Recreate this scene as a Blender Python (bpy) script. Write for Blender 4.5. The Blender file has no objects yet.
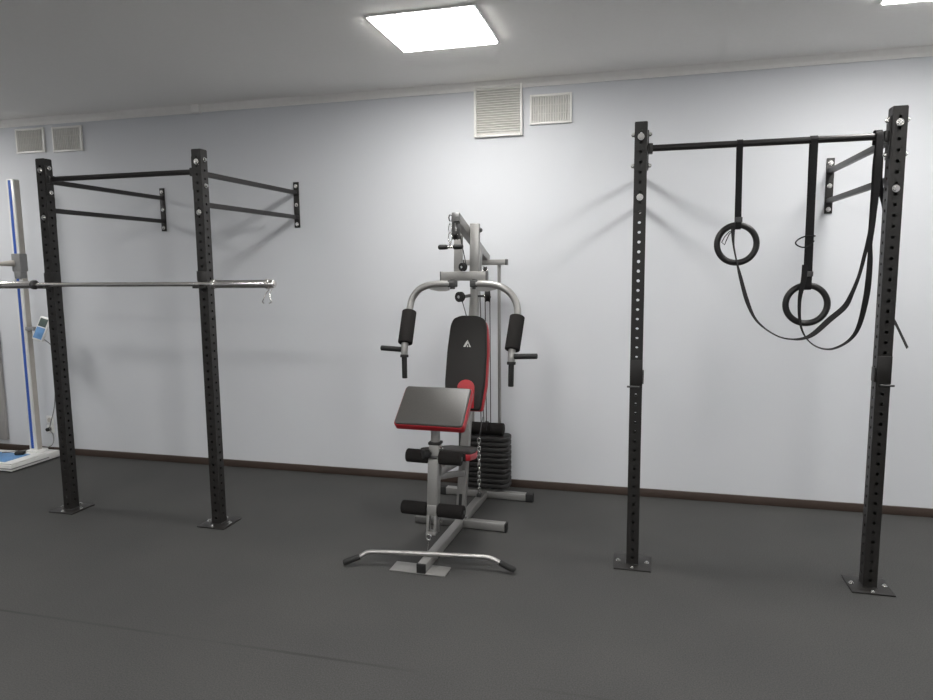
import bpy, bmesh, math, random
from mathutils import Vector, Matrix, Quaternion
random.seed(7)
SC = bpy.context.scene
COL = SC.collection
V = Vector
PI = math.pi

# ------------------------------------------------------------------ materials
def nodemat(name):
    m = bpy.data.materials.new(name); m.use_nodes = True
    nt = m.node_tree
    return m, nt, nt.nodes['Principled BSDF']

def mat(name, col, rough=.5, metal=0., bump=0., scale=80., var=0., spec=.5, stretch=None, coat=0.):
    m, nt, b = nodemat(name)
    b.inputs['Roughness'].default_value = rough
    b.inputs['Metallic'].default_value = metal
    b.inputs['Specular IOR Level'].default_value = spec
    b.inputs['Coat Weight'].default_value = coat
    tc = nt.nodes.new('ShaderNodeTexCoord')
    src = tc.outputs['Object']
    if stretch:
        mp = nt.nodes.new('ShaderNodeMapping'); mp.inputs['Scale'].default_value = stretch
        nt.links.new(src, mp.inputs[0]); src = mp.outputs[0]
    nz = nt.nodes.new('ShaderNodeTexNoise'); nz.inputs['Scale'].default_value = scale
    nz.inputs['Detail'].default_value = 4
    nt.links.new(src, nz.inputs['Vector'])
    rp = nt.nodes.new('ShaderNodeValToRGB')
    rp.color_ramp.elements[0].position = .3; rp.color_ramp.elements[1].position = .7
    rp.color_ramp.elements[0].color = tuple(c*(1-var) for c in col)+(1,)
    rp.color_ramp.elements[1].color = tuple(min(1, c*(1+var)) for c in col)+(1,)
    nt.links.new(nz.outputs['Fac'], rp.inputs[0])
    nt.links.new(rp.outputs[0], b.inputs['Base Color'])
    if bump:
        bp = nt.nodes.new('ShaderNodeBump'); bp.inputs['Strength'].default_value = bump
        bp.inputs['Distance'].default_value = .002
        nt.links.new(nz.outputs['Fac'], bp.inputs['Height'])
        nt.links.new(bp.outputs[0], b.inputs['Normal'])
    return m

def emis(name, col, strength):
    m, nt, b = nodemat(name)
    b.inputs['Base Color'].default_value = col+(1,)
    b.inputs['Emission Color'].default_value = col+(1,)
    b.inputs['Emission Strength'].default_value = strength
    return m

M = dict(
    wall=mat('wall_paint', (.645, .660, .690), .62, bump=.12, scale=160, var=.012, spec=.3),
    ceil=mat('ceiling_paint', (.93, .915, .89), .8, bump=.05, scale=60, var=.01, spec=.2),
    cornice=mat('cornice_paint', (.88, .865, .84), .6, var=.02, scale=20),
    skirting=mat('skirting_brown', (.055, .038, .030), .45, var=.15, scale=30, stretch=(1, 20, 20)),
    black=mat('black_powder_coat', (.0165, .015, .014), .42, bump=.25, scale=420, var=.25, spec=.5),
    blackmetal=mat('black_bar_paint', (.016, .014, .014), .4, var=.2, scale=60),
    satin=mat('satin_chrome', (.42, .41, .40), .38, .9, var=.05, scale=40),
    zinc=mat('zinc_bolt', (.72, .72, .70), .25, 1., var=.08, scale=50),
    chrome=mat('chrome_bar', (.74, .72, .70), .27, 1., var=.05, scale=40, stretch=(1, 30, 30)),
    silver=mat('silver_grey_paint', (.315, .31, .30), .36, .5, bump=.05, scale=300, var=.05),
    darksteel=mat('dark_steel', (.10, .10, .10), .4, .7, var=.15, scale=60),
    foam=mat('black_foam', (.016, .0145, .014), .9, bump=.5, scale=260, var=.2, spec=.2),
    vinyl=mat('black_vinyl', (.017, .0155, .0148), .55, bump=.12, scale=240, var=.12, spec=.3),
    gloss_vinyl=mat('charcoal_vinyl', (.042, .039, .036), .45, bump=.1, scale=180, var=.18, spec=.7),  # lighter base colour and higher specular than the plain black vinyl
    red=mat('red_vinyl', (.36, .010, .018), .38, bump=.08, scale=240, var=.08),
    rubber=mat('black_rubber', (.012, .012, .012), .7, bump=.2, scale=200, var=.2),
    plate=mat('weight_plate_plastic', (.014, .013, .013), .6, bump=.25, scale=220, var=.25),
    strap=mat('black_webbing', (.018, .017, .018), .8, bump=.5, scale=500, var=.2, spec=.25, stretch=(1, 1, .3)),
    ringmat=mat('black_ring_plastic', (.014, .013, .013), .35, var=.1, scale=60),
    grille=mat('white_grille_plastic', (.84, .83, .80), .28, var=.02, scale=40),
    duct=mat('vent_duct_shade', (.70, .69, .67), .8, var=.1, scale=20),
    white=mat('white_enamel', (.78, .78, .76), .3, var=.02, scale=20),
    blue=mat('blue_stripe', (.035, .11, .48), .35, var=.05, scale=30),
    bluelabel=mat('blue_label', (.13, .29, .55), .35, var=.12, scale=30),
    beige=mat('beige_plastic', (.50, .47, .43), .4, var=.04, scale=30),
    greyp=mat('grey_plastic', (.24, .24, .24), .4, var=.06, scale=40),
    greyp_floor=mat('dark_grey_foot', (.075, .074, .072), .6, var=.06, scale=40),
    lcd=mat('lcd_screen', (.10, .13, .12), .2, var=.08, scale=30),
    greyboard=mat('grey_board', (.36, .345, .335), .5, var=.03, scale=12),
    cable=mat('black_cable', (.012, .012, .012), .5, var=.1, scale=60),
    whitecable=mat('grey_cord', (.20, .20, .20), .5, var=.1, scale=60),
    logo=mat('silver_print', (.55, .55, .53), .4, .2, var=.05, scale=60),
    frame=mat('lamp_frame', (.85, .85, .84), .4, var=.01, scale=30),
    lamp=emis('lamp_diffuser', (1., .985, .955), 36.5),
)

# rubber floor: dark speckled rubber with a seam between two rolls
def floor_mat():
    m, nt, b = nodemat('rubber_floor')
    N, L = nt.nodes, nt.links
    tc = N.new('ShaderNodeTexCoord')
    n1 = N.new('ShaderNodeTexNoise'); n1.inputs['Scale'].default_value = 170; n1.inputs['Detail'].default_value = 3
    n2 = N.new('ShaderNodeTexNoise'); n2.inputs['Scale'].default_value = 1.6; n2.inputs['Detail'].default_value = 5
    L.new(tc.outputs['Object'], n1.inputs[0]); L.new(tc.outputs['Object'], n2.inputs[0])
    r1 = N.new('ShaderNodeValToRGB')
    r1.color_ramp.elements[0].position = .35; r1.color_ramp.elements[1].position = .68
    r1.color_ramp.elements[0].color = (.044, .044, .0435, 1); r1.color_ramp.elements[1].color = (.074, .0735, .0727, 1)
    L.new(n1.outputs[0], r1.inputs[0])
    r2 = N.new('ShaderNodeValToRGB')
    r2.color_ramp.elements[0].position = .3; r2.color_ramp.elements[1].position = .75
    r2.color_ramp.elements[0].color = (.90, .90, .90, 1); r2.color_ramp.elements[1].color = (1.08, 1.07, 1.05, 1)
    L.new(n2.outputs[0], r2.inputs[0])
    mx = N.new('ShaderNodeMixRGB'); mx.blend_type = 'MULTIPLY'; mx.inputs[0].default_value = 1
    L.new(r1.outputs[0], mx.inputs[1]); L.new(r2.outputs[0], mx.inputs[2])
    sp = N.new('ShaderNodeSeparateXYZ'); L.new(tc.outputs['Object'], sp.inputs[0])
    ad = N.new('ShaderNodeMath'); ad.operation = 'ADD'; ad.inputs[1].default_value = 2.388
    L.new(sp.outputs[1], ad.inputs[0])
    ab = N.new('ShaderNodeMath'); ab.operation = 'ABSOLUTE'; L.new(ad.outputs[0], ab.inputs[0])
    ls = N.new('ShaderNodeMapRange'); ls.inputs[1].default_value = .003; ls.inputs[2].default_value = .012
    ls.inputs[3].default_value = .65; ls.inputs[4].default_value = 0
    L.new(ab.outputs[0], ls.inputs[0])
    n3 = N.new('ShaderNodeTexNoise'); n3.inputs['Scale'].default_value = .9
    L.new(tc.outputs['Object'], n3.inputs[0])
    r3 = N.new('ShaderNodeMapRange'); r3.inputs[1].default_value = .35; r3.inputs[2].default_value = .6
    L.new(n3.outputs[0], r3.inputs[0])
    mu = N.new('ShaderNodeMath'); mu.operation = 'MULTIPLY'; L.new(ls.outputs[0], mu.inputs[0]); L.new(r3.outputs[0], mu.inputs[1])
    m2 = N.new('ShaderNodeMixRGB'); m2.inputs[2].default_value = (.022, .022, .022, 1)
    L.new(mu.outputs[0], m2.inputs[0]); L.new(mx.outputs[0], m2.inputs[1])
    L.new(m2.outputs[0], b.inputs['Base Color'])
    b.inputs['Roughness'].default_value = .72; b.inputs['Specular IOR Level'].default_value = .3
    bp = N.new('ShaderNodeBump'); bp.inputs['Strength'].default_value = .25; bp.inputs['Distance'].default_value = .002
    L.new(n1.outputs[0], bp.inputs['Height']); L.new(bp.outputs[0], b.inputs['Normal'])
    return m
M['floor'] = floor_mat()

# ------------------------------------------------------------------ mesh helpers
def frame_from(d, up=V((0, 0, 1))):
    d = d.normalized()
    if abs(d.dot(up)) > .999: up = V((0, 1, 0))
    x = up.cross(d).normalized(); y = d.cross(x)
    return x, y, d

class MB:
    """collects closed shapes; build() links them as one mesh object"""
    def __init__(s): s.bm = bmesh.new()
    def _add(s, b, mtx=None, mi=0):
        if mtx is not None: bmesh.ops.transform(b, matrix=mtx, verts=b.verts)
        for f in b.faces: f.material_index = mi
        me = bpy.data.meshes.new('t'); b.to_mesh(me); b.free()
        s.bm.from_mesh(me); bpy.data.meshes.remove(me)
        return s
    def box(s, c, size, rot=None, bev=0., seg=2, mi=0):
        b = bmesh.new(); bmesh.ops.create_cube(b, size=1)
        bmesh.ops.scale(b, vec=V(size), verts=b.verts)
        if bev: bmesh.ops.bevel(b, geom=b.edges[:]+b.verts[:], offset=bev, segments=seg, profile=.5, affect='EDGES')
        m = Matrix.Translation(V(c))
        if rot is not None: m = m @ rot
        return s._add(b, m, mi)
    def beam(s, p0, p1, w, h, bev=.004, up=V((0, 0, 1)), mi=0):
        p0, p1 = V(p0), V(p1); x, y, d = frame_from(p1-p0, up)
        r = Matrix((x, y, d)).transposed().to_4x4()
        return s.box((p0+p1)/2, (w, h, (p1-p0).length), r, bev, mi=mi)
    def cyl(s, p0, p1, r, n=20, r2=None, bev=0., mi=0):
        p0, p1 = V(p0), V(p1); x, y, d = frame_from(p1-p0)
        b = bmesh.new()
        bmesh.ops.create_cone(b, cap_ends=True, segments=n, radius1=r, radius2=r if r2 is None else r2, depth=(p1-p0).length)
        if bev:
            es = [e for e in b.edges if abs(e.verts[0].co.z-e.verts[1].co.z) < 1e-6]
            bmesh.ops.bevel(b, geom=es, offset=bev, segments=3, profile=.5, affect='EDGES')
        m = Matrix((x, y, d)).transposed().to_4x4(); m.translation = (p0+p1)/2
        return s._add(b, m, mi)
    def tube(s, pts, r, n=10, closed=False, mi=0, caps=True):
        pts = [V(p) for p in pts]; k = len(pts)
        rr = r if isinstance(r, (list, tuple)) else [r]*k
        b = bmesh.new(); rings = []
        prev = None
        for i in range(k):
            if closed: t = pts[(i+1) % k]-pts[i-1]
            else: t = pts[min(i+1, k-1)]-pts[max(i-1, 0)]
            t.normalize()
            if prev is None: x, y, _ = frame_from(t)
            else:
                x = prev-t*prev.dot(t); x.normalize(); y = t.cross(x)
            prev = x
            rings.append([b.verts.new(pts[i]+(x*math.cos(2*PI*j/n)+y*math.sin(2*PI*j/n))*rr[i]) for j in range(n)])
        for i in range(k if closed else k-1):
            a, c = rings[i], rings[(i+1) % k]
            off = 0
            if closed and i == k-1:
                off = min(range(n), key=lambda o: sum((a[j].co-c[(j+o) % n].co).length for j in range(n)))
            for j in range(n):
                b.faces.new((a[j], a[(j+1) % n], c[(j+1+off) % n], c[(j+off) % n]))
        if not closed and caps:
            b.faces.new(rings[0][::-1]); b.faces.new(rings[-1])
        bmesh.ops.recalc_face_normals(b, faces=b.faces)
        return s._add(b, None, mi)
    def prism(s, outline, th, mtx, bev=0., seg=3, mi=0):
        """outline in xy, extruded from z=0 to z=th, then placed by mtx"""
        b = bmesh.new()
        lo = [b.verts.new((x, y, 0)) for x, y in outline]; hi = [b.verts.new((x, y, th)) for x, y in outline]
        n = len(outline)
        f0 = b.faces.new(lo[::-1]); f1 = b.faces.new(hi)
        for i in range(n): b.faces.new((lo[i], lo[(i+1) % n], hi[(i+1) % n], hi[i]))
        bmesh.ops.recalc_face_normals(b, faces=b.faces)
        if bev:
            es = [e for e in b.edges if abs(e.verts[0].co.z-e.verts[1].co.z) < 1e-6]
            bmesh.ops.bevel(b, geom=es, offset=bev, segments=seg, profile=.5, affect='EDGES')
        return s._add(b, mtx, mi)
    def ribbon(s, pts, w, tw, th=.0022, mi=0):
        """flat webbing in an XZ plane: tw 0 = faces -Y, 1 = edge on to -Y"""
        pts = [V(p) for p in pts]; k = len(pts); b = bmesh.new(); rings = []; flip = False; pside = None
        for i in range(k):
            t = (pts[min(i+1, k-1)]-pts[max(i-1, 0)]).normalized()
            yv = V((0, 1, 0)); side = t.cross(yv)
            if side.length < .35 and i: side = pside
            side = (side-t*side.dot(t)).normalized()
            if i and side.dot(pside) < -.2 and abs(t.y) > .2: side = -side; flip = True
            elif i and flip: side = -side
            pside = side; yy = side.cross(t).normalized()
            a = tw[i]*PI/2
            wd = side*math.cos(a)+yy*math.sin(a); nd = t.cross(wd)
            h = w[i]/2 if isinstance(w, (list, tuple)) else w/2
            rings.append([b.verts.new(pts[i]+wd*sx*h+nd*sy*th/2) for sx, sy in ((-1, -1), (1, -1), (1, 1), (-1, 1))])
        for i in range(k-1):
            for j in range(4):
                b.faces.new((rings[i][j], rings[i][(j+1) % 4], rings[i+1][(j+1) % 4], rings[i+1][j]))
        b.faces.new(rings[0][::-1]); b.faces.new(rings[-1])
        bmesh.ops.recalc_face_normals(b, faces=b.faces)
        return s._add(b, None, mi)
    def build(s, name, mats, parent=None, smooth=True, loc=None):
        me = bpy.data.meshes.new(name)
        if loc is not None: bmesh.ops.translate(s.bm, vec=-V(loc), verts=s.bm.verts)
        s.bm.to_mesh(me); s.bm.free()
        for m in (mats if isinstance(mats, (list, tuple)) else [mats]): me.materials.append(m)
        o = bpy.data.objects.new(name, me); COL.objects.link(o)
        if smooth:
            me.polygons.foreach_set('use_smooth', [True]*len(me.polygons))
            me.set_sharp_from_angle(angle=math.radians(38))
        if loc is not None: o.location = loc
        if parent: o.parent = parent
        return o

def tag(o, label, cat, group=None):
    o['label'] = label; o['category'] = cat
    if group: o['group'] = group
    return o
def thing(name, label, cat, loc, rz=0., group=None):
    o = bpy.data.objects.new(name, None); COL.objects.link(o)
    o.empty_display_size = .1
    o.location = loc; o.rotation_euler = (0, 0, rz)
    return tag(o, label, cat, group)
def struct(o): o['kind'] = 'structure'; return o
def catmull(pts, sub=6):
    pts = [V(p) for p in pts]; out = []
    for i in range(len(pts)-1):
        p0 = pts[max(i-1, 0)]; p1 = pts[i]; p2 = pts[i+1]; p3 = pts[min(i+2, len(pts)-1)]
        for k in range(sub):
            t = k/sub
            out.append(.5*((2*p1)+(p2-p0)*t+(2*p0-5*p1+4*p2-p3)*t*t+(3*p1-p0-3*p2+p3)*t**3))
    out.append(pts[-1]); return out
def copy_obj(o, parent=None):
    c = o.copy(); COL.objects.link(c)
    if parent is not None: c.parent = parent
    return c
def copy_tree(o, parent=None):
    c = copy_obj(o, parent)
    for ch in list(o.children): copy_tree(ch, c)
    return c

# ------------------------------------------------------------------ the room
X0, X1, Y0 = -7.6, 4.9, -8.2
H = 2.908
m = MB(); m.box(((X0+X1)/2, Y0/2, -.05), (X1-X0+.4, -Y0+.4, .1)); fl = struct(m.build('floor', M['floor'], smooth=False))
m = MB(); m.box(((X0+X1)/2, Y0/2, H+.05), (X1-X0+.4, -Y0+.4, .1)); struct(m.build('ceiling', M['ceil'], smooth=False))
m = MB(); m.box(((X0+X1)/2, .1, H/2), (X1-X0+.4, .2, H)); struct(m.build('wall_back', M['wall'], smooth=False))
m = MB(); m.box(((X0+X1)/2, Y0-.1, H/2), (X1-X0+.4, .2, H)); struct(m.build('wall_front', M['wall'], smooth=False))
m = MB(); m.box((X0-.1, Y0/2, H/2), (.2, -Y0, H)); struct(m.build('wall_left', M['wall'], smooth=False))
m = MB(); m.box((X1+.1, Y0/2, H/2), (.2, -Y0, H)); struct(m.build('wall_right', M['wall'], smooth=False))
m = MB(); m.box(((X0+X1)/2, -.008, .029), (X1-X0, .016, .058), bev=.004); struct(m.build('baseboard_back', M['skirting']))
# ceiling cornice: a deeper strip on the left ends in a small cap, a shallower one runs on to the right
prof = [(0, 0), (-.012, 0), (-.018, .02), (-.030, .040), (-.038, .054), (0, .054)]
def cornice(name, xa, xb, sc):
    m = MB()
    mtx = Matrix(((0, 0, 1, xa), (1, 0, 0, 0), (0, 1, 0, H-.054*sc), (0, 0, 0, 1)))
    m.prism([(y*sc, z*sc) for y, z in prof], xb-xa, mtx)
    return struct(m.build(name, M['cornice'], smooth=False))
cornice('trim_1', X0, -3.44, 1.05)
cornice('trim_2', -3.40, X1, 1.0)
m = MB(); m.box((-3.425, -.025, H-.031), (.07, .050, .062), bev=.004); struct(m.build('trim_3', M['cornice']))

# ------------------------------------------------------------------ ceiling lamps
def ceiling_lamp(x, y, label, proto=[None]):
    if proto[0] is None:
        t = thing('ceiling_light', label, 'ceiling light', (x, y, H), 0, 'square ceiling light panels')
        m = MB(); s = .2925
        for a, b_, sx, sy in ((0, s-.006, 2*s, .012), (0, -s+.006, 2*s, .012), (s-.006, 0, .012, 2*s-.024), (-s+.006, 0, .012, 2*s-.024)):
            m.box((a, b_, -.005), (sx, sy, .010), bev=.002)
        m.build('frame', M['frame'], t)
        m = MB(); m.box((0, 0, -.009), (2*s-.024, 2*s-.024, .016), bev=.004); m.build('diffuser', M['lamp'], t, smooth=False)
        proto[0] = t
    else:
        t = copy_tree(proto[0]); t.location = (x, y, H); t['label'] = label
    return t
ceiling_lamp(-1.120, -1.125, 'glowing square ceiling light panel above the multi gym')
ceiling_lamp(1.392, -1.16, 'glowing square ceiling light panel above the ring rack at the top right')
UNSEEN = 'unseen square ceiling light panel in a row outside the picture'
for x, y in ((-6.0, -1.25), (3.93, -1.15), (-3.65, -3.9), (-1.13, -3.9), (1.4, -3.9), (-3.65, -6.5), (-1.13, -6.5), (1.4, -6.5)):  # rearmost row is added to brighten the lower wall
    ceiling_lamp(x, y, UNSEEN)

# ------------------------------------------------------------------ ventilation grilles
def vent(x, z, w, h, horizontal, label, depth=.018):
    t = thing('vent_grille', label, 'vent', (x, 0, z-h/2), 0, 'white ventilation grilles on the wall')
    b = .016; zc = h/2
    m = MB()
    m.box((-w/2+b/2, -depth/2, zc), (b, depth, h), bev=.003); m.box((w/2-b/2, -depth/2, zc), (b, depth, h), bev=.003)
    m.box((0, -depth/2, h-b/2), (w-2*b, depth, b), bev=.003); m.box((0, -depth/2, b/2), (w-2*b, depth, b), bev=.003)
    m.build('frame', M['grille'], t)
    m = MB(); m.box((0, -.002, zc), (w-2*b, .004, h-2*b)); m.build('backing', M['duct'], t, smooth=False)
    m = MB(); iw, ih = w-2*b, h-2*b
    if horizontal:
        n = 19
        for i in range(n):
            zz = b+ih*(i+.5)/n
            m.box((0, -depth*.55, zz), (iw, .014, .0040), Matrix.Rotation(math.radians(38), 4, 'X'))
    else:
        n = 15
        for i in range(n):
            xx = -w/2+b+iw*(i+.5)/n
            m.box((xx, -depth*.55, zc), (.0050, .012, ih), Matrix.Rotation(math.radians(30), 4, 'Z'))
        for k in (1/3, 2/3): m.box((0, -depth*.3, b+ih*k), (iw, .004, .004))
    m.build('slats', M['grille'], t, smooth=False)
    return t
vent(-1.010, 2.706, .345, .345, True, 'large square white vent grille with horizontal slats touching the cornice', .03)
vent(-.642, 2.699, .290, .200, False, 'small white vent grille with upright slats right of the large square one')
vent(-5.069, 2.728, .300, .205, False, 'left of the two small white vent grilles above the height scale')
vent(-4.686, 2.722, .300, .205, False, 'right of the two small white vent grilles above the left rack')

# ------------------------------------------------------------------ racks
PW, PH, PY = .064, 2.345, -1.15
def post_mesh():
    """square tube with a hole every 50 mm in all four faces"""
    b = bmesh.new(); hw = PW/2; n = 46; z0 = .02; pitch = .05
    def patch(face, za, zb, hole):
        zc = (za+zb)/2
        hh = (zb-za)/2
        def P(u, v):
            q = {0: (u, -hw), 1: (hw, u), 2: (-u, hw), 3: (-hw, -u)}[face]
            return b.verts.new((q[0], q[1], zc+v))
        out = []
        for k in range(4):
            c = [(-hw, -hh), (hw, -hh), (hw, hh), (-hw, hh)]
            a0, a1 = c[k], c[(k+1) % 4]
            for j in range(4):
                t = j/4; out.append((a0[0]+(a1[0]-a0[0])*t, a0[1]+(a1[1]-a0[1])*t))
        if not hole:
            b.faces.new([P(*p) for p in out[::4]]); return
        vo = [P(*p) for p in out]
        vi = [P(.0085*math.cos(math.radians(-135+22.5*i)), .0085*math.sin(math.radians(-135+22.5*i))) for i in range(16)]
        for i in range(16): b.faces.new((vo[i], vo[(i+1) % 16], vi[(i+1) % 16], vi[i]))
    for f in range(4):
        zs = z0 if f % 2 == 0 else z0+pitch/2
        nn = n if f % 2 == 0 else n-1
        patch(f, .008, zs, False)
        for i in range(nn): patch(f, zs+i*pitch, zs+(i+1)*pitch, True)
        patch(f, zs+nn*pitch, PH-.004, False)
    bmesh.ops.remove_doubles(b, verts=b.verts, dist=1e-5)
    bmesh.ops.recalc_face_normals(b, faces=b.faces)
    me = bpy.data.meshes.new('post'); b.to_mesh(me); b.free()
    me.materials.append(M['black']); return me
POST = post_mesh()

def hexbolt(m, p, d, r=.011, h=.009):
    p, d = V(p), V(d).normalized()
    m.cyl(p, p+d*.003, r*1.35, 20); m.cyl(p+d*.003, p+d*(.003+h), r, 6); m.cyl(p+d*(.003+h), p+d*(.006+h), r*.6, 12)

def rack(name, xs, wx, label):
    xm = sum(xs)/2
    t = thing(name, label, 'pull-up rack', (xm, PY, 0), 0, 'wall-mounted black pull-up racks')
    for x, wall_x in zip(xs, wx):
        lx = x-xm; bx_ = wall_x-xm
        p = bpy.data.objects.new('post', POST); COL.objects.link(p); p.parent = t; p.location = (lx, 0, 0)
        sm = p.modifiers.new('wall', 'SOLIDIFY'); sm.thickness = .003; sm.offset = -1
        m = MB(); m.box((0, 0, PH-.003), (PW-.004, PW-.004, .006)); m.build('end_cap', M['black'], p, smooth=False)
        m = MB(); m.box((lx, 0, .004), (.195, .195, .008), bev=.002); bp_ = m.build('base_plate', M['black'], t)
        for sx, sy in ((-1, 0), (1, 0), (0, -1), (0, 1)):
            m = MB(); hexbolt(m, (lx+sx*.076, sy*.076, .008), (0, 0, 1), .009, .005)
            m.build('anchor_bolt', M['zinc'], bp_)
        m = MB(); m.tube([(lx+a*.0335, c*.0335, .0095) for a, c in ((-1, -1), (1, -1), (1, 1), (-1, 1))], .0035, 6, closed=True)
        m.build('weld_bead', M['darksteel'], bp_)
        # wall bracket: wall plate, two arms and the plate on the back of the post
        m = MB(); m.box((bx_, -PY-.0046, 2.113), (.046, .008, .345), bev=.002); br = m.build('wall_bracket', M['black'], t)
        for z in (2.255, 2.113, 1.967):
            m = MB(); hexbolt(m, (bx_, -PY-.0086, z), (0, -1, 0), .011, .007); m.build('bolt', M['zinc'], br)
        for z in (2.205, 2.02):
            m = MB(); m.beam((lx, PW/2+.004, z), (bx_, -PY-.007, z), .03, .03, .003); m.build('arm', M['blackmetal'], br)
        m = MB(); m.box((lx, PW/2+.004, 2.118), (.055, .007, .36), bev=.002); m.build('post_plate', M['black'], br)
        for z in (2.27, 1.97):
            m = MB(); hexbolt(m, (0, -PW/2, z), (0, -1, 0), .0125, .008); m.build('front_bolt', M['zinc'], p)
    a, c = xs[0]-xm, xs[1]-xm
    m = MB(); m.cyl((a+PW/2, 0, 2.215), (c-PW/2, 0, 2.215), .0165, 24)
    bar = m.build('pull_up_bar', M['blackmetal'], t)
    for lx, s in ((a, 1), (c, -1)):
        m = MB(); m.box((lx+s*(PW/2+.0036), 0, 2.205), (.006, .056, .195), bev=.002)
        m.box((lx+s*(PW/2+.016), 0, 2.213), (.022, .046, .05), bev=.004)
        m.build('bar_plate', M['black'], bar)
        for z in (2.285, 2.13):
            m = MB(); hexbolt(m, (lx+s*(PW/2+.0066), 0, z), (s, 0, 0), .010, .009); m.build('side_bolt', M['zinc'], bar)
            m = MB(); hexbolt(m, (lx-s*PW/2, 0, z), (-s, 0, 0), .010, .010); m.build('side_bolt', M['zinc'], bar)
    return t
LX = (-3.776, -2.617); RX = (-.028, 1.131)
rack('pull_up_rack', LX, (-3.800, -2.597), 'black two-post pull-up rack on the left, holding the chrome barbell')
rack('pull_up_rack', RX, (-.028, 1.123), 'black two-post pull-up rack on the right, with gymnastic rings hung from it')

# J-cups carrying the barbell: front plate, inner ear, shelf with a low lip
CUPS = {}
def j_cup(x, z, s, label):
    if s not in CUPS:
        t = thing('j_cup', label, 'J-cup', (x, PY, z), 0, 'J-cups under the barbell')
        f = -PW/2
        m = MB(); m.box((0, f-.0035, .042), (PW+.003, .006, .100), bev=.002)
        m.box((0, f-.040, -.005), (PW-.020, .070, .009), bev=.002)
        m.box((0, f-.073, .002), (PW-.020, .006, .020), bev=.002)
        m.build('hook', M['black'], t)
        m = MB(); m.box((s*(PW/2+.0040), -.006, .065), (.006, .060, .06), bev=.002); m.build('side_ear', M['black'], t)
        CUPS[s] = t
    else:
        t = copy_tree(CUPS[s]); t.location = (x, PY, z); t['label'] = label
    return t
BZ, BY = 1.537, PY-PW/2-.034
j_cup(LX[0], BZ-.0150, 1, 'black J-cup on the far left post, holding the barbell beside its left collar')
j_cup(LX[1], BZ-.0150, -1, 'black J-cup on the right post of the left rack, holding the barbell')
# clamp brackets with a cross pin on the ring rack
def clamp(x, z, s, label):
    """s = +1: ear on the right side of the post, pin sticking out to the left"""
    t = thing('post_bracket', label, 'bracket', (x, PY, z), 0, 'clamp brackets on the ring rack')
    f = -PW/2
    m = MB(); m.box((0, f-.0030, .062), (PW+.001, .005, .135), bev=.0015); m.build('front_plate', M['black'], t)
    m = MB(); m.box((s*(PW/2+.0038), -.004, .036), (.006, .050, .070), bev=.002); m.build('side_ear', M['black'], t)
    m = MB(); m.cyl((s*.018, f-.012, -.012), (-s*(PW/2+.014), f-.012, -.012), .0055, 14, bev=.002); m.build('pin', M['darksteel'], t)
    return t
clamp(RX[0], 1.003, 1, 'black clamp bracket with cross pin on the left post of the ring rack')
clamp(RX[1], 1.050, -1, 'black clamp bracket with cross pin on the far right post')

# ------------------------------------------------------------------ barbell and spring collar
t = thing('barbell', 'long chrome barbell resting on the J-cups of the left rack', 'barbell', (-3.190, BY, BZ))
m = MB(); m.cyl((-.66, 0, 0), (.66, 0, 0), .0142, 24); m.build('shaft', M['chrome'], t)
for s in (-1, 1):
    m = MB(); m.cyl((s*.685, 0, 0), (s*1.082, 0, 0), .0248, 28, bev=.003); m.cyl((s*1.080, 0, 0), (s*1.088, 0, 0), .014, 16)
    sl = m.build('sleeve', M['chrome'], t)
    m = MB(); m.cyl((s*.660, 0, 0), (s*.687, 0, 0), .030, 28, bev=.005); m.build('collar', M['darksteel'] if s < 0 else M['chrome'], sl)
sx = -2.150
t = thing('spring_collar', 'small spring clip hanging on the right end of the barbell', 'barbell clip', (sx, BY, BZ))
pts = [(-.012+.024*i/60, .029*math.cos(2*PI*i/20), .029*math.sin(2*PI*i/20)) for i in range(61)]
m = MB(); m.tube(pts, .0028, 8); m.build('coil', M['chrome'], t)
for s in (-1, 1):
    m = MB(); m.tube(catmull([(s*.012, .029 if s < 0 else .029, 0), (s*.010, .020, -.035), (s*.014, -.012, -.062), (s*.022, -.022, -.088), (s*.030, -.02, -.105), (s*.016, -.03, -.112)]), .0028, 8)
    m.build('handle', M['chrome'], t)

# ------------------------------------------------------------------ gymnastic rings and straps
RY = PY-.0
def gym_ring(x, z, rz, label):
    t = MB()
    R, r = .0935, .0155
    rot = Matrix.Rotation(rz, 4, 'Z')
    t.tube([rot @ V((R*math.cos(2*PI*i/64), 0, R*math.sin(2*PI*i/64))) for i in range(64)], r, 16, closed=True)
    o = t.build('gymnastic_ring', M['ringmat']); o.location = (x, RY, z)
    return tag(o, label, 'gymnastic ring', 'gymnastic rings')
gym_ring(.447, 1.727, .05, 'black gymnastic ring hanging higher, left of the other ring')
gym_ring(.780, 1.426, -.05, 'black gymnastic ring hanging lower, on the strap nearer the right post')

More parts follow.
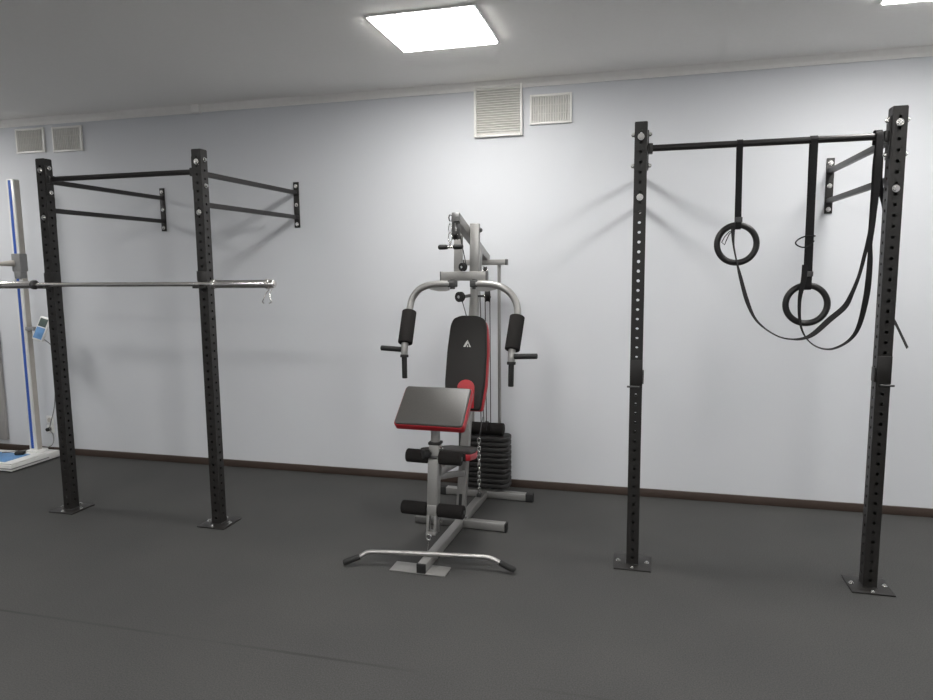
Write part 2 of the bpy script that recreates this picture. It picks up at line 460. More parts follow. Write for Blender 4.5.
def bez(vals, sub=6):
    out = []
    for i in range(len(vals)-1):
        for k in range(sub): out.append(vals[i]+(vals[i+1]-vals[i])*k/sub)
    out.append(vals[-1]); return out
def ring_strap(x0, xr, ztop, zring, w, tailpts, tailtw, tailw, label, buckle, group='ring straps'):
    t = thing('ring_strap', label, 'strap', (x0, RY, 2.215), 0, group)
    L = lambda p: V((p[0]-x0, (p[2] if len(p) > 2 else RY)-RY, p[1]-2.215))
    # loop over the bar: front run, over, back run, down to the ring and around it
    m = MB(); rb = .0165+.003
    yo = rb
    zb = zring+.078
    front = [L((x0, 2.215-.002, RY-yo)), L((x0+(xr-x0)*.4, 2.215-(2.215-zb)*.4, RY-yo*.75)), L((xr, zb+.03, RY-.019)), L((xr, zb+.016, RY-.019))]
    under = [L((xr, zring+.0935-.0155-.002+.0*k, RY-.019*math.cos(PI*k/6))) + V((0, 0, -.010*math.sin(PI*k/6)+.006)) for k in range(7)]
    back = [L((xr, zb+.016, RY+.019)), L((x0+(xr-x0)*.4, 2.215-(2.215-zb)*.4, RY+yo*.75)), L((x0, 2.215-.002, RY+yo))]
    over = [L((x0, 2.215+rb*math.sin(PI*k/8), RY+rb*math.cos(PI*k/8))) for k in range(9)]
    path = front+under+back+over
    # width always along X here
    b = bmesh.new(); rings = []
    k = len(path)
    for i in range(k):
        tt = (path[min(i+1, k-1)]-path[max(i-1, 0)]).normalized(); wd = V((1, 0, 0)); wd = (wd-tt*wd.dot(tt)).normalized(); nd = tt.cross(wd)
        rings.append([b.verts.new(path[i]+wd*sx*w/2+nd*sy*.0011) for sx, sy in ((-1, -1), (1, -1), (1, 1), (-1, 1))])
    for i in range(k-1):
        for j in range(4): b.faces.new((rings[i][j], rings[i][(j+1) % 4], rings[i+1][(j+1) % 4], rings[i+1][j]))
    b.faces.new(rings[0][::-1]); b.faces.new(rings[-1])
    bmesh.ops.recalc_face_normals(b, faces=b.faces); m._add(b)
    m.build('webbing_loop', M['strap'], t)
    m = MB(); P = catmull([L(p) for p in tailpts]); m.ribbon(P, bez(tailw), bez(tailtw)); m.build('loose_tail', M['strap'], t)
    m = MB(); bx, bz = buckle
    c = L((bx, bz)); m.box(c+V((0, -.027, 0)), (w+.006, .005, .026), bev=.002)
    m.tube([c+V((sx*(w/2+.003), -.031, sz*.010)) for sx, sz in ((-1, -1), (1, -1), (1, 1), (-1, 1))], .0022, 6, closed=True)
    m.build('cam_buckle', M['darksteel'], t)
    return t
FY = RY-.040
T1 = [(0.425, 1.813, FY), (0.423, 1.793, FY), (0.428, 1.721, FY), (0.446, 1.637, FY), (0.467, 1.558, FY), (0.499, 1.449, FY), (0.539, 1.360, FY), (0.592, 1.305, FY), (0.658, 1.266, FY), (0.718, 1.255, FY), (0.765, 1.266, FY-.036), (0.808, 1.291, FY-.036), (0.873, 1.354, FY-.02), (0.941, 1.416, FY), (0.971, 1.484, FY), (0.997, 1.569, FY), (1.015, 1.664, FY), (1.027, 1.734, FY), (1.034, 1.789, FY), (1.041, 1.918, FY+.008), (1.042, 2.079, FY+.012), (1.050, 2.190, RY-.0235), (1.050, 2.224, RY-.0195), (1.050, 2.237, RY), (1.050, 2.224, RY+.0200), (1.050, 2.180, RY+.026)]
W1 = [.028]*len(T1)
tw1 = [.3, .5, .75, .8, .55, .45, .7, .85, .9, .92, .8, .55, .35, .45, .75, .85, .80, .75, .7, .35, .1, 0, 0, 0, 0, 0]
s1 = ring_strap(.444, .449, 2.215, 1.727, .027, T1, tw1, W1, 'black webbing strap of the higher ring, its loose tail looping right', (.449, 1.845))
# a little knotted cord end beside the upper ring
m = MB(); m.tube([V((x-.444, FY-RY, z-2.215)) for x, z in ((.434, 1.80), (.405, 1.785), (.385, 1.762), (.372, 1.735), (.386, 1.722), (.392, 1.74), (.396, 1.75), (.406, 1.775), (.428, 1.795))], .0026, 6)
m.build('cord_end', M['strap'], s1)
T2 = [(0.757, 1.620, FY), (0.755, 1.551, FY), (0.749, 1.512, FY), (0.741, 1.449, FY), (0.745, 1.361, FY), (0.762, 1.293, FY), (0.795, 1.244, FY), (0.841, 1.215, FY), (0.894, 1.210, FY), (0.950, 1.237, FY), (0.991, 1.282, FY), (1.014, 1.345, FY), (1.027, 1.441, FY-.01), (1.029, 1.521, FY-.028), (1.029, 1.630, FY-.036), (1.026, 1.710, FY-.036), (1.031, 1.778, FY-.036), (1.036, 1.862, FY-.034), (1.044, 2.032, FY-.018), (1.052, 2.190, RY-.0345), (1.052, 2.231, RY-.024), (1.052, 2.244, RY), (1.052, 2.228, RY+.030), (1.084, 2.14, RY+.066), (1.092, 2.00, RY+.072), (1.128, 1.86, RY+.074), (1.138, 1.55, RY+.074), (1.165, 1.400, RY+.072), (1.208, 1.315, RY+.070), (1.258, 1.210, RY+.068)]
tw2 = [.2, .2, .3, .5, .6, .75, .85, .9, .92, .9, .8, .65, .45, .4, .6, .8, .8, .75, .4, .0, 0, 0, 0, 0, 0, 0, 0, .4, .62, .62]
ring_strap(.777, .780, 2.215, 1.426, .032, T2, tw2, [.028]*len(T2), 'black webbing strap of the lower ring, its loose tail ending behind the right post', (.778, 1.575))
s2 = [o for o in COL.objects if o.name.startswith('ring_strap')][-1]
m = MB(); m.tube(catmull([V((x-.777, y, z-2.215)) for x, z, y in ((.800, 1.758, -.024), (.757, 1.757, -.034), (.720, 1.742, -.05), (.708, 1.722, -.055), (.735, 1.705, -.05), (.768, 1.708, -.036), (.795, 1.735, -.026))]), .0035, 8)
m.build('keeper_loop', M['strap'], s2)

# ------------------------------------------------------------------ multi gym (local frame: x right, y towards the wall)
GO, GR = V((-1.085, -.855, 0)), math.radians(-2.5)
GM = Matrix.Translation(GO) @ Matrix.Rotation(GR, 4, 'Z')
g = thing('multi_gym', 'silver multi gym with black and red pads and a weight stack against the wall', 'multi gym', GO, GR)
S, R_, B_ = M['silver'], M['red'], M['vinyl']
# base
m = MB(); m.beam((0, -.690, .032), (0, .665, .032), .05, .05, .005); rail = m.build('base_rail', S, g)
m = MB(); m.box((0, -.693, .032), (.051, .014, .051), bev=.003); m.build('end_cap', M['rubber'], rail)
for nm, y, xa, xb in (('rear_foot', .575, -.320, .335), ('middle_foot', .0, -.024, .292)):
    m = MB(); m.beam((xa, y, .031), (xb, y, .031), .05, .05, .005, V((0, 0, 1))); f = m.build(nm, S, g)
    for x, s in (((xa, -1), (xb, 1)) if nm == 'rear_foot' else ((xb, 1),)):
        m = MB(); m.box((x+s*(.004 if nm != 'rear_foot' else -.012), y, .030), (.012 if nm != 'rear_foot' else .05, .054, .056), bev=.004); m.build('end_cap', M['rubber'], f)
m = MB(); m.beam((-.300, .0, .026), (-.026, .0, .026), .05, .04, .005); m.build('side_foot', M['greyp_floor'], g)
m = MB(); m.box((-.025, -.642, .004), (.315, .115, .006), Matrix.Rotation(math.radians(1.5), 4, 'Z'), bev=.002); m.build('foot_plate', S, g)
m = MB()
for x in (-.028, .028): m.cyl((x, .0, .062), (x, 0, .068), .012, 6)
hexbolt(m, (.026, .02, .035), (1, 0, 0), .010, .007)
m.build('foot_bolts', M['zinc'], g)
# main upright (leans back slightly)
UY = lambda z: .262*(z-.05)
m = MB(); m.beam((0, UY(.04), .04), (0, UY(1.75), 1.75), .055, .055, .005, V((0, 1, 0))); up = m.build('upright', S, g)
m = MB()
m.beam((0, UY(.115)-.029, .115), (0, UY(.21)-.029, .21), .020, .004, .0018, V((0, 1, 0))); m.build('slot', M['rubber'], up)
m = MB(); m.box((-.034, UY(.54), .54), (.012, .05, .10), bev=.004); m.build('side_hook', M['darksteel'], g)
# boom
BA, BB = V((0, -.030, 1.920)), V((0, .660, 1.678))
m = MB(); m.beam(BA, BB, .048, .055, .005); boom = m.build('boom', S, g)
m = MB(); m.beam(BA-V((0, .006, -.002)), BA+V((0, .006, -.002)), .049, .056, .003); m.build('end_cap', M['darksteel'], boom)
m = MB(); m.tube([(-.028, -.02, 1.93), (-.040, -.02, 1.935), (-.046, -.02, 1.92), (-.042, -.02, 1.902), (-.036, -.02, 1.898)], .004, 8); m.build('cable_hook', M['darksteel'], boom)
# rear crossbar + guide rods
m = MB(); m.beam((-.150, .62, 1.657), (.150, .62, 1.657), .045, .038, .004); cb = m.build('rear_crossbar', S, g)
for s in (-1, 1):
    m = MB(); m.box((s*.151, .62, 1.657), (.012, .047, .040), bev=.003); m.build('end_cap', M['darksteel'], cb)
for s in (-1, 1):
    m = MB(); m.cyl((s*.098, .62, .06), (s*.098, .62, 1.64), .0115, 16); m.build('guide_rod', M['silver'], g)
# weight stack
out = []
hw, hd, r = .171, .082, .05
for cx, cy, a0 in ((hw-r, hd-r, 0), (-hw+r, hd-r, 90), (-hw+r, -hd+r, 180), (hw-r, -hd+r, 270)):
    for k in range(6):
        a = math.radians(a0+18*k); out.append((cx+r*math.cos(a), cy+r*math.sin(a)))
nP, ph = 10, .0375
for i in range(nP):
    m = MB(); m.prism(out, ph-.002, Matrix.Translation((.002, .625, .075+i*ph)), .011)
    o = m.build('weight_plate', M['plate'], g)
m = MB(); m.cyl((-.150, .600, .495), (.133, .600, .495), .043, 28, bev=.006); m.build('top_roll', M['foam'], g)
m = MB(); m.cyl((.004, .625, .46), (.004, .625, .54), .014, 16); m.build('selector_stem', M['darksteel'], g)
# cables
for (a, b) in (((.110, .33, 1.43), (.060, .52, .50)), ((.078, .33, 1.43), (.030, .52, .50)), ((-.008, .43, 1.60), (-.008, .52, .52)), ((.012, .43, 1.60), (.012, .52, .52)), ((-.020, .125, 1.44), (-.018, .285, 1.25))):
    m = MB(); m.cyl(a, b, .0030, 8); m.build('steel_cable', M['cable'], g)
# pulleys
def pulley(p, ax, r, w, nm='pulley'):
    p, ax = V(p), V(ax).normalized(); m = MB()
    m.cyl(p-ax*w/2, p-ax*w*.15, r, 28, r2=r*.84); m.cyl(p-ax*w*.15, p+ax*w*.15, r*.84, 28); m.cyl(p+ax*w*.15, p+ax*w/2, r*.84, 28, r2=r)
    o = m.build(nm, M['rubber'], g)
    m = MB(); m.cyl(p-ax*w*.7, p+ax*w*.7, r*.3, 14); m.build('axle', M['zinc'], o)
    return o
pulley((.0, .105, 1.626), (.35, 1, 0), .026, .022)
pulley((-.016, .09, 1.443), (.35, 1, 0), .032, .022)
pulley((.094, .33, 1.437), (1, .35, 0), .040, .032)
pulley((.0, -.025, 1.815), (1, .1, 0), .030, .020)
pulley((.055, .42, 1.60), (1, .2, 0), .030, .022)
m = MB()
for s in (-1, 1): m.beam((s*.015, -.022, 1.905), (s*.015, -.025, 1.79), .022, .003, .001, V((0, 1, 0)))
m.build('pulley_bracket', M['darksteel'], g)
m = MB(); m.cyl((.024, -.02, 1.81), (.020, .10, 1.65), .003, 8); m.build('top_cable', M['cable'], g)
m = MB(); m.box((-.008, .185, 1.443), (.016, .18, .020), bev=.003); m.build('pulley_mount', M['darksteel'], g)
m = MB(); m.box((.055, .345, 1.437), (.060, .016, .014), bev=.003); m.build('pulley_mount', M['darksteel'], g)
# carabiner under the tip
m = MB(); m.tube([(-.034+.011*math.cos(2*PI*i/16), -.035, 1.80+.032*math.sin(2*PI*i/16)) for i in range(16)], .0032, 8, closed=True)
m.tube([(-.034+.009*math.cos(2*PI*i/16), -.035, 1.855+.028*math.sin(2*PI*i/16)) for i in range(16)], .0028, 8, closed=True)
m.build('carabiner', M['zinc'], g)
# press frame: two hanging arms with a crossbar
m = MB()
for s in (-1, 1): m.beam((.057 if s > 0 else -.050, .185, 1.893 if s > 0 else 1.865), (.057 if s > 0 else -.050, .165, 1.595), .052 if s < 0 else .060, .030, .004, V((0, 1, 0)))
pf = m.build('press_frame', S, g)
m = MB(); m.beam((-.152, .14, 1.570), (.144, .14, 1.570), .045, .057, .004); m.build('press_crossbar', S, pf)
m = MB()
for s in (-1, 1): m.box((s*.148-.004, .14, 1.570), (.007, .047, .059), bev=.002)
m.build('end_cap', M['darksteel'], pf)
m = MB(); m.cyl((-.085, .185, 1.852), (.092, .185, 1.852), .008, 12); hexbolt(m, (.088, .185, 1.852), (1, 0, 0), .012, .009); m.build('pivot_bolt', M['darksteel'], pf)
for s in (-1, 1):
    m = MB(); m.box((s*.072, .115, 1.524), (.050, .055, .044), bev=.005); m.cyl((s*.072, .115, 1.49), (s*.072, .115, 1.55), .016, 16); pv = m.build('arm_pivot', M['darksteel'], g)
    dz = 0 if s < 0 else -.024; dx = 0 if s < 0 else .008
    A = lambda x, y, z, f=1.: (s*(x+dx*f), y, z+dz*f)
    path = catmull([(s*.088, .105, 1.522), (s*.16, .100, 1.522), A(.225, .098, 1.515, .2), A(.285, .096, 1.490, .5), A(.325, .092, 1.445, .8), A(.341, .080, 1.395), A(.344, .055, 1.33), A(.340, .005, 1.24), A(.336, -.040, 1.155), A(.335, -.052, 1.12), A(.335, -.054, 1.095)], 5)
    m = MB(); m.tube(path, .0215, 16); arm = m.build('butterfly_arm', S, g)
    gus = [(.085, 0), (.235, 0), (.21, -.018), (.16, -.028), (.11, -.028), (.085, -.022)]
    mtx = Matrix(((s, 0, 0, 0), (0, 0, 1, .092), (0, 1, 0, 1.505), (0, 0, 0, 1)))
    m = MB(); m.prism([(x, z) for x, z in gus], .006, mtx); m.build('gusset', S, arm, smooth=False)
    m = MB(); m.cyl(A(.344, .066, 1.352), A(.336, -.036, 1.160), .0455, 28, bev=.006); m.build('foam_pad', M['foam'], arm)
    m = MB(); m.cyl(A(.335, -.054, 1.093), A(.335, -.056, 1.075), .026, 18, bev=.003); m.build('collar', M['rubber'], arm)
    m = MB(); m.cyl(A(.335, -.056, 1.08), A(.333, -.060, .945), .0165, 18, bev=.004); m.build('hand_grip', M['rubber'], arm)
    m = MB(); m.cyl(A(.352, -.054, 1.124), A(.490, -.054, 1.130), .0165, 18, bev=.004); m.build('side_grip', M['rubber'], arm)

def pad(name, outline, mtx, t_shell, t_top, top_mat, parent, inset=.006, bev=.012):
    """upholstered pad: red shell below, black top above; mtx maps outline plane, +z = front"""
    m = MB(); m.prism(outline, t_shell, mtx, bev*.55); p = m.build(name, R_, parent)
    cx = sum(x for x, y in outline)/len(outline); cy = sum(y for x, y in outline)/len(outline)
    def ins(q):
        d = V((q[0]-cx, q[1]-cy)); l = d.length; return (cx+d.x*(l-inset)/l, cy+d.y*(l-inset)/l)
    m = MB(); m.prism([ins(q) for q in outline], t_top, mtx @ Matrix.Translation((0, 0, t_shell*.75)), bev); m.build('cover', top_mat, p)
    return p
def rounded(pts, r=.03, k=5):
    out = []; n = len(pts)
    for i in range(n):
        p = V(pts[i]); a = (V(pts[i-1])-p).normalized(); c = (V(pts[(i+1) % n])-p).normalized()
        q0, q1 = p+a*r, p+c*r
        for j in range(k+1):
            t = j/k; out.append(tuple(q0*(1-t)**2+p*2*t*(1-t)+q1*t*t))
    return out
# backrest: faces -y, leaning back parallel to the upright
bo = rounded([(-.118, .715), (.118, .715), (.138, .88), (.137, 1.08), (.126, 1.242), (.108, 1.287), (.055, 1.307), (-.055, 1.307), (-.108, 1.287), (-.126, 1.242), (-.137, 1.08), (-.138, .88)], .020)
ia = math.atan(.262); ci, si = math.cos(ia), math.sin(ia)
BO = V((0, .262*.95-.032-.006, 1.0))            # point on the back face of the shell
def back_plane(off):                            # x right, y up the pad, +z out of the pad (towards -y)
    o = BO+V((0, -ci, si))*off
    return Matrix(((1, 0, 0, o.x), (0, si, -ci, o.y), (0, ci, si, o.z), (0, 0, 0, 1)))
bo = [(x, (z-1.0)/ci) for x, z in bo]
shell = [(x*(1.0 if v < .2 else .97), v-.016 if v > .2 else v) for x, v in bo]
m = MB(); m.prism(shell, .044, back_plane(0), .006); bk = m.build('backrest', R_, g)
m = MB(); m.prism([(x*.955-.001, v*.985) for x, v in bo], .036, back_plane(.036), .013); m.build('cover', B_, bk)
m = MB()   # red lumbar arch at the bottom of the cover
arch = [(-.056, 0)]+[(.056*math.cos(math.radians(180-12*k)), .130+.048*math.sin(math.radians(180-12*k))) for k in range(16)]+[(.060, 0)]
m.prism([(x+.012, v-.278) for x, v in arch], .003, back_plane(.0705), .001); m.build('red_inlay', R_, bk)
m = MB()   # triangular three-stroke mark printed on the cover
mt = back_plane(.0712) @ Matrix.Translation((.002, .108, 0)) @ Matrix.Scale(1.35, 4)
m.prism([(-.019, 0), (-.008, 0), (.0035, .018), (-.002, .030), (-.0045, .027)], .0011, mt)
m.prism([(-.001, 0), (.007, 0), (.0015, .010)], .0011, mt)
m.prism([(.011, 0), (.019, 0), (.0035, .028), (.0005, .034), (-.0015, .031), (.006, .016)], .0011, mt)
m.build('logo_print', M['logo'], bk, smooth=False)
# seat, sloping down towards the backrest
so = rounded([(-.160, 0), (.160, 0), (.150, .17), (.092, .40), (-.092, .40), (-.150, .17)], .03)
sm_ = Matrix.Translation((0, -.312, .524)) @ Matrix.Rotation(math.radians(-11.5), 4, 'X')
st = pad('seat', so, sm_, .036, .030, B_, g, .006, .012)
m = MB(); m.box((0, -.3125, .545), (.27, .008, .048), bev=.003); m.build('front_panel', B_, st)
m = MB(); m.beam((0, -.44, .485), (0, UY(.43), .425), .045, .045, .004, V((0, 0, 1))); m.build('seat_beam', S, g)
m = MB(); m.beam((0, -.425, .455), (0, UY(.33), .33), .03, .035, .004); m.build('seat_brace', S, g)
# front column with preacher post and leg lever
m = MB(); m.beam((0, -.455, .47), (0, -.440, .655), .060, .055, .006, V((0, 1, 0))); fc = m.build('front_post', S, g)
m = MB(); m.box((0, -.440, .655), (.068, .062, .016), bev=.004); m.build('collar', M['rubber'], fc)
m = MB(); m.cyl((-.028, -.480, .600), (-.052, -.508, .603), .026, 18, bev=.004); m.cyl((-.02, -.465, .60), (-.032, -.484, .60), .010, 12); m.build('adjuster_knob', M['rubber'], fc)
m = MB(); hexbolt(m, (.031, -.448, .625), (1, 0, 0), .011, .010); hexbolt(m, (.031, -.452, .545), (1, 0, 0), .010, .008); m.build('bolt', M['zinc'], fc)
m = MB(); m.cyl((0, -.440, .64), (0, -.430, .85), .026, 20); m.build('preacher_post', S, g)
m = MB()
for s in (-1, 1): m.beam((s*.026, -.458, .58), (s*.026, -.505, .16), .008, .052, .002, V((0, 1, 0)))
m.beam((0, -.432-.002, .56), (0, -.472, .245), .056, .008, .002, V((0, 1, 0)))
m.beam((0, -.486, .57), (0, -.515, .285), .056, .008, .002, V((0, 1, 0)))
m.beam((0, -.515, .32), (0, -.522, .262), .056, .008, .002, V((0, 1, 0)))
m.beam((-.021, -.520, .27), (-.021, -.533, .17), .016, .006, .002, V((0, 1, 0))); m.beam((.021, -.520, .27), (.021, -.533, .17), .016, .006, .002, V((0, 1, 0)))
m.box((0, -.520, .165), (.058, .045, .018), bev=.004)
lv = m.build('leg_lever', S, g)
m = MB(); m.tube([(-.012+.014*math.cos(2*PI*i/18), -.540, .145+.017*math.sin(2*PI*i/18)) for i in range(18)], .0045, 8, closed=True)
m.build('cable_ring', M['zinc'], lv)
m = MB(); m.cyl((-.012, -.540, .127), (-.020, -.545, .058), .0016, 6); m.build('ring_cord', M['zinc'], lv)
m = MB(); hexbolt(m, (.030, -.47, .215), (1, 0, 0), .010, .008); m.build('bolt', M['zinc'], lv)
for nm, y, z, hl in (('upper_roller', -.466, .580, .160), ('lower_roller', -.500, .290, .181)):
    m = MB(); m.cyl((-hl-.003, y, z), (hl+.003, y, z), .012, 14); ax = m.build(nm, M['darksteel'], g)
    for s in (-1, 1):
        m = MB(); m.cyl((s*.033, y, z), (s*hl, y, z), .038, 28, bev=.006); m.build('foam_roll', M['foam'], ax)
# preacher pad
c = V((-.010, -.440, .858)); n = V((0, -.190, .205)).normalized(); yv = V((0, .208, .190)).normalized(); xv = V((1, 0, 0)); n = xv.cross(yv)
pm = Matrix(((xv.x, yv.x, n.x, c.x), (xv.y, yv.y, n.y, c.y), (xv.z, yv.z, n.z, c.z), (0, 0, 0, 1)))
po = rounded([(-.203, -.131), (.203, -.131), (.200, .138), (-.200, .138)], .022)
pad('preacher_pad', po, pm @ Matrix.Translation((0, 0, -.046)), .044, .022, M['gloss_vinyl'], g, .006, .010)
# low chain
m = MB(); nl = 13; za, zb = .085, .462
for i in range(nl):
    zc = za+(zb-za)*(i+.5)/nl; hl = (zb-za)/nl*.5+.0055; a = (i % 2)*PI/2+.4
    pts = []
    for k in range(16):
        th = 2*PI*k/16; u, v = .0090*math.cos(th), (hl-.0090)*(1 if math.sin(th) > 0 else -1)*(1 if abs(math.sin(th)) > .01 else 0)+.0090*math.sin(th)
        pts.append((u*math.cos(a)+.002, .425+u*math.sin(a), zc+v))
    m.tube(pts, .0034, 6, closed=True)
m.build('chain', M['zinc'], g)
m = MB(); m.cyl((.002, .425, .462), (.01, .50, .60), .0026, 8); m.box((.002, .425, .068), (.030, .045, .020), bev=.003); m.tube([(.002+.010*math.cos(2*PI*i/12), .425, .084+.010*math.sin(2*PI*i/12)) for i in range(12)], .003, 6, closed=True); m.build('chain_anchor', M['darksteel'], g)

# ---- short two-grip handle hung from the tip of the boom
p = GM @ V((-.034, -.035, 1.745))
t = thing('cable_handle', 'short two-grip cable handle hanging from the tip of the multi gym', 'cable handle', p, GR)
m = MB(); m.cyl((-.016, 0, 0), (.024, 0, 0), .0085, 14); m.tube([(.0, .012*math.cos(2*PI*i/14), .018+.012*math.sin(2*PI*i/14)) for i in range(14)], .0026, 6, closed=True); m.build('bar', M['zinc'], t)
for xa, xb in ((-.075, -.014), (.018, .080)):
    m = MB(); m.tube([(xa, 0, 0), (xa+.006, 0, 0), (xa+.02, 0, 0), (xb-.012, 0, 0), (xb-.003, 0, 0), (xb, 0, 0)], [.009, .015, .0155, .0145, .0125, .008], 16); m.build('grip', M['rubber'], t)

# ---- lat bar lying across the front of the rail
pts = [(-.440, -.722, .024), (-.414, -.706, .030), (-.368, -.676, .047), (-.352, -.667, .056), (-.334, -.658, .0675), (-.31, -.652, .0710), (-.20, -.628, .0710), (0, -.590, .0710), (.2, -.560, .0710), (.30, -.546, .0710), (.333, -.543, .0690), (.362, -.542, .062), (.395, -.546, .050), (.44, -.552, .034), (.474, -.557, .024)]
W = [GM @ V(q) for q in pts]
base = GM @ V((0, -.590, .024))
t = thing('lat_bar', 'silver bent lat pulldown bar lying across the base rail of the multi gym', 'lat bar', base)
m = MB(); m.tube([q-base for q in W], .0125, 14); m.build('bar', M['satin'], t)
for a, b in ((W[0], W[2]), (W[-1], W[-3])):
    d = (b-a).normalized()
    m = MB(); m.tube([a-base-d*.006, a-base, (a+b)/2-base, b-base], [.012, .0165, .0168, .0165], 16); m.build('grip', M['rubber'], t)

# ------------------------------------------------------------------ height and weight scale at the left edge
SX, SY = -5.075, -.200
t = thing('stadiometer_scale', 'white medical height and weight scale with blue stripe at the left edge', 'scale', (-5.22, -.335, 0))
ox, oy = -5.22, -.335
def LB(c): return (c[0]-ox, c[1]-oy, c[2])
m = MB(); m.box(LB((-5.22, -.395, .034)), (.56, .36, .052), bev=.008); m.box(LB((-5.22, -.395, .067)), (.545, .345, .014), bev=.006); m.box(LB((-5.075, -.20, .037)), (.268, .21, .058), bev=.008); pl = m.build('platform', M['white'], t)
m = MB(); m.box(LB((-5.22, -.395, .030)), (.566, .366, .010), bev=.003); m.build('rubber_trim', M['greyp'], pl)
m = MB(); m.box(LB((-5.24, -.42, .0755)), (.40, .24, .004), bev=.0015); m.build('blue_mat', M['bluelabel'], pl)
for sx_ in (-1, 1):
    for sy_ in (-1, 1): m = MB(); m.cyl(LB((-5.22+sx_*.24, -.395+sy_*.15, 0)), LB((-5.22+sx_*.24, -.395+sy_*.15, .012)), .02, 14); m.build('rubber_foot', M['rubber'], pl)
m = MB(); m.box(LB((SX-.01, SY, 1.23)), (.078, .060, 2.31), bev=.006); colm = m.build('column', M['white'], t)
m = MB(); m.box(LB((SX-.012, SY-.0305, 1.24)), (.027, .002, 2.27)); m.build('blue_stripe', M['blue'], colm, smooth=False)
m = MB(); m.box(LB((SX+.0305, SY+.002, 1.23)), (.004, .044, 2.29)); m.build('side_face', M['beige'], colm, smooth=False)  # thin beige sheet covering the right face of the column
m = MB(); m.box(LB((SX-.0, SY, .078)), (.12, .12, .03), bev=.008); m.build('column_foot', M['white'], colm)
m = MB(); m.box(LB((SX-.005, SY-.005, 1.70)), (.092, .075, .15), bev=.008); m.box(LB((SX-.0, SY-.01, 1.60)), (.07, .065, .07), bev=.01); sl = m.build('head_slider', M['greyp'], t)
m = MB(); m.tube([LB((SX-.03, SY-.03, 1.695)), LB((SX-.10, SY-.11, 1.69)), LB((SX-.22, SY-.22, 1.685)), LB((SX-.34, SY-.33, 1.685))], [.028, .016, .013, .013], 12); m.build('head_plate_arm', M['beige'], sl)
# display on its bracket
m = MB(); m.beam(LB((SX+.02, SY, 1.145)), LB((-4.945, SY-.02, 1.145)), .06, .03, .004); br = m.build('display_bracket', M['greyp'], t)
dm = Matrix.Translation(LB((-4.890, SY-.02, 1.145))) @ Matrix.Rotation(math.radians(14), 4, 'Y') @ Matrix.Rotation(math.radians(-18), 4, 'X')
m = MB(); m.box((0, 0, 0), (.105, .026, .205), bev=.008); d_ = m.build('display', M['white'], t); d_.data.transform(dm)
m = MB(); m.box((0, -.0135, .052), (.078, .003, .070), bev=.001); q = m.build('screen', M['lcd'], d_); q.data.transform(dm)
m = MB(); m.box((0, -.0135, -.040), (.086, .003, .098), bev=.001); q = m.build('keypad', M['bluelabel'], d_); q.data.transform(dm)
# power cord from the display to the outlet
m = MB(); m.tube(catmull([LB(q) for q in ((-4.93, -.17, 1.05), (-4.95, -.06, .95), (-4.99, -.02, .75), (-5.02, -.02, .55), (-5.05, -.02, .40), (-5.10, -.03, .24), (-5.07, -.03, .18), (-5.05, -.05, .12), (-5.04, -.10, .092), (-5.10, -.16, .084), (-5.2, -.27, .084), (-5.3, -.34, .084))]), .004, 8); m.build('power_cord', M['whitecable'], t)
# dark adapter lying on the platform
m = MB(); m.box((0, 0, .014), (.075, .05, .028), bev=.010, seg=3); o = m.build('power_adapter', M['rubber']); o.location = (-5.11, -.335, .0780); o.rotation_euler = (0, 0, .4)
tag(o, 'small dark adapter lying on the platform of the height scale', 'adapter')
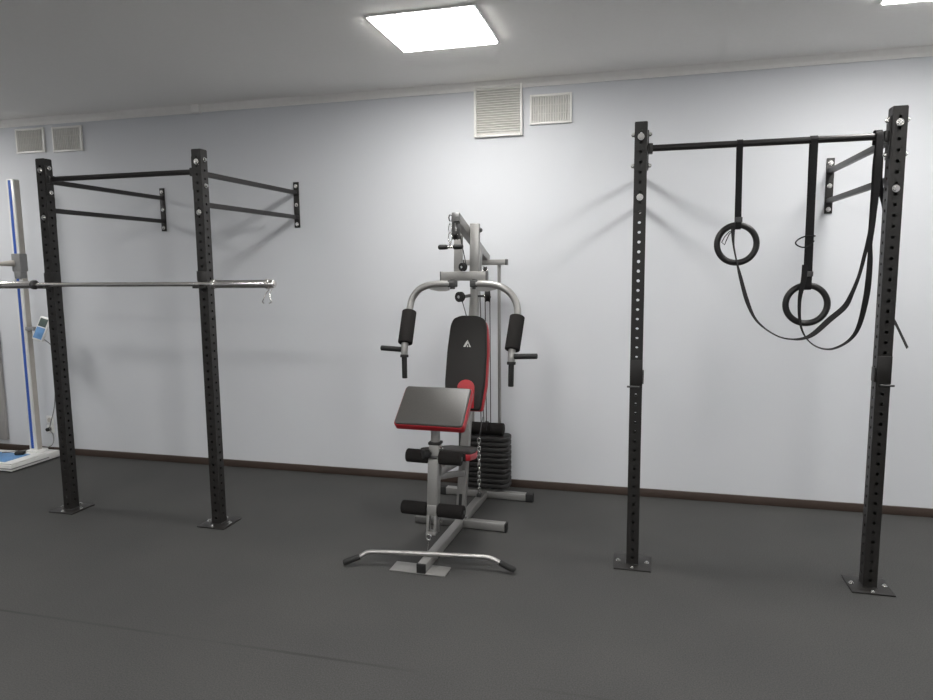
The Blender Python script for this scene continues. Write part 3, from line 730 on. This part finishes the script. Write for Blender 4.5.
# wall outlets behind the scale
def outlet(z, label):
    t = thing('wall_outlet', label, 'socket', (-5.115, 0, z), 0, 'wall sockets behind the scale')
    m = MB(); m.box((0, -.006, 0), (.075, .012, .075), bev=.004); m.build('cover_plate', M['white'], t)
    m = MB(); m.cyl((0, -.0125, 0), (0, -.0135, 0), .021, 20); m.cyl((-.009, -.0135, 0), (-.009, -.0142, 0), .003, 8); m.cyl((.009, -.0135, 0), (.009, -.0142, 0), .003, 8); m.build('socket_face', M['beige'], t)
    return t
outlet(.305, 'upper white wall socket behind the height scale column'); outlet(.225, 'lower white wall socket with a plug, behind the height scale column')
m = MB(); m.cyl((-5.115, -.0145, .225), (-5.115, -.05, .225), .017, 14, bev=.004); o = m.build('power_plug', M['rubber'], loc=(-5.115, -.03, .225)); tag(o, 'dark plug in the lower wall socket behind the scale', 'plug')

# grey information board at the left edge of the picture
t = thing('wall_board', 'tall grey board with a blue curve at the left edge of the wall', 'board', (-6.03, 0, .10))
m = MB(); m.box((0, -.016, .90), (.87, .028, 1.80), bev=.004); bd = m.build('panel', M['greyboard'], t)
pts = [(.44-.012-.0, 0)]
arc0 = [(-.42+.86*k/14, .62+.42*(k/14)**2*.0+.20*math.sin(PI*.5*k/14)+.05*(k/14)) for k in range(15)]
arc1 = [(x, z+.10) for x, z in arc0][::-1]
m = MB(); m.prism([(max(-.43, min(.43, x)), z) for x, z in arc0+arc1], .002, Matrix(((1, 0, 0, 0), (0, 0, -1, -.030), (0, 1, 0, .0), (0, 0, 0, 1)))); m.build('blue_curve', M['blue'], bd, smooth=False)

# ------------------------------------------------------------------ camera, world, view
cd = bpy.data.cameras.new('camera'); co = bpy.data.objects.new('camera', cd); COL.objects.link(co)
yaw, pitch, roll = .2556, .1205, -.0095
F = V((-math.sin(yaw)*math.cos(pitch), math.cos(yaw)*math.cos(pitch), -math.sin(pitch)))
r = V((math.cos(yaw), math.sin(yaw), 0)); u = r.cross(F)
r2 = r*math.cos(roll)+u*math.sin(roll); u2 = -r*math.sin(roll)+u*math.cos(roll)
cm = Matrix((r2, u2, -F)).transposed().to_4x4(); cm.translation = V((0, -4.8166, 1.62)); co.matrix_world = cm
cd.sensor_width = 36; cd.sensor_fit = 'HORIZONTAL'; cd.lens = 677.414*36/933; cd.clip_start = .05
SC.camera = co
w = bpy.data.worlds.new('world'); SC.world = w; w.use_nodes = True
w.node_tree.nodes['Background'].inputs[0].default_value = (.02, .02, .02, 1)
SC.view_settings.view_transform = 'Standard'; SC.view_settings.look = 'None'
SC.view_settings.exposure = 0.; SC.view_settings.gamma = 1.; SC.view_settings.use_curve_mapping = False
SC.cycles.max_bounces = 10; SC.cycles.diffuse_bounces = 6
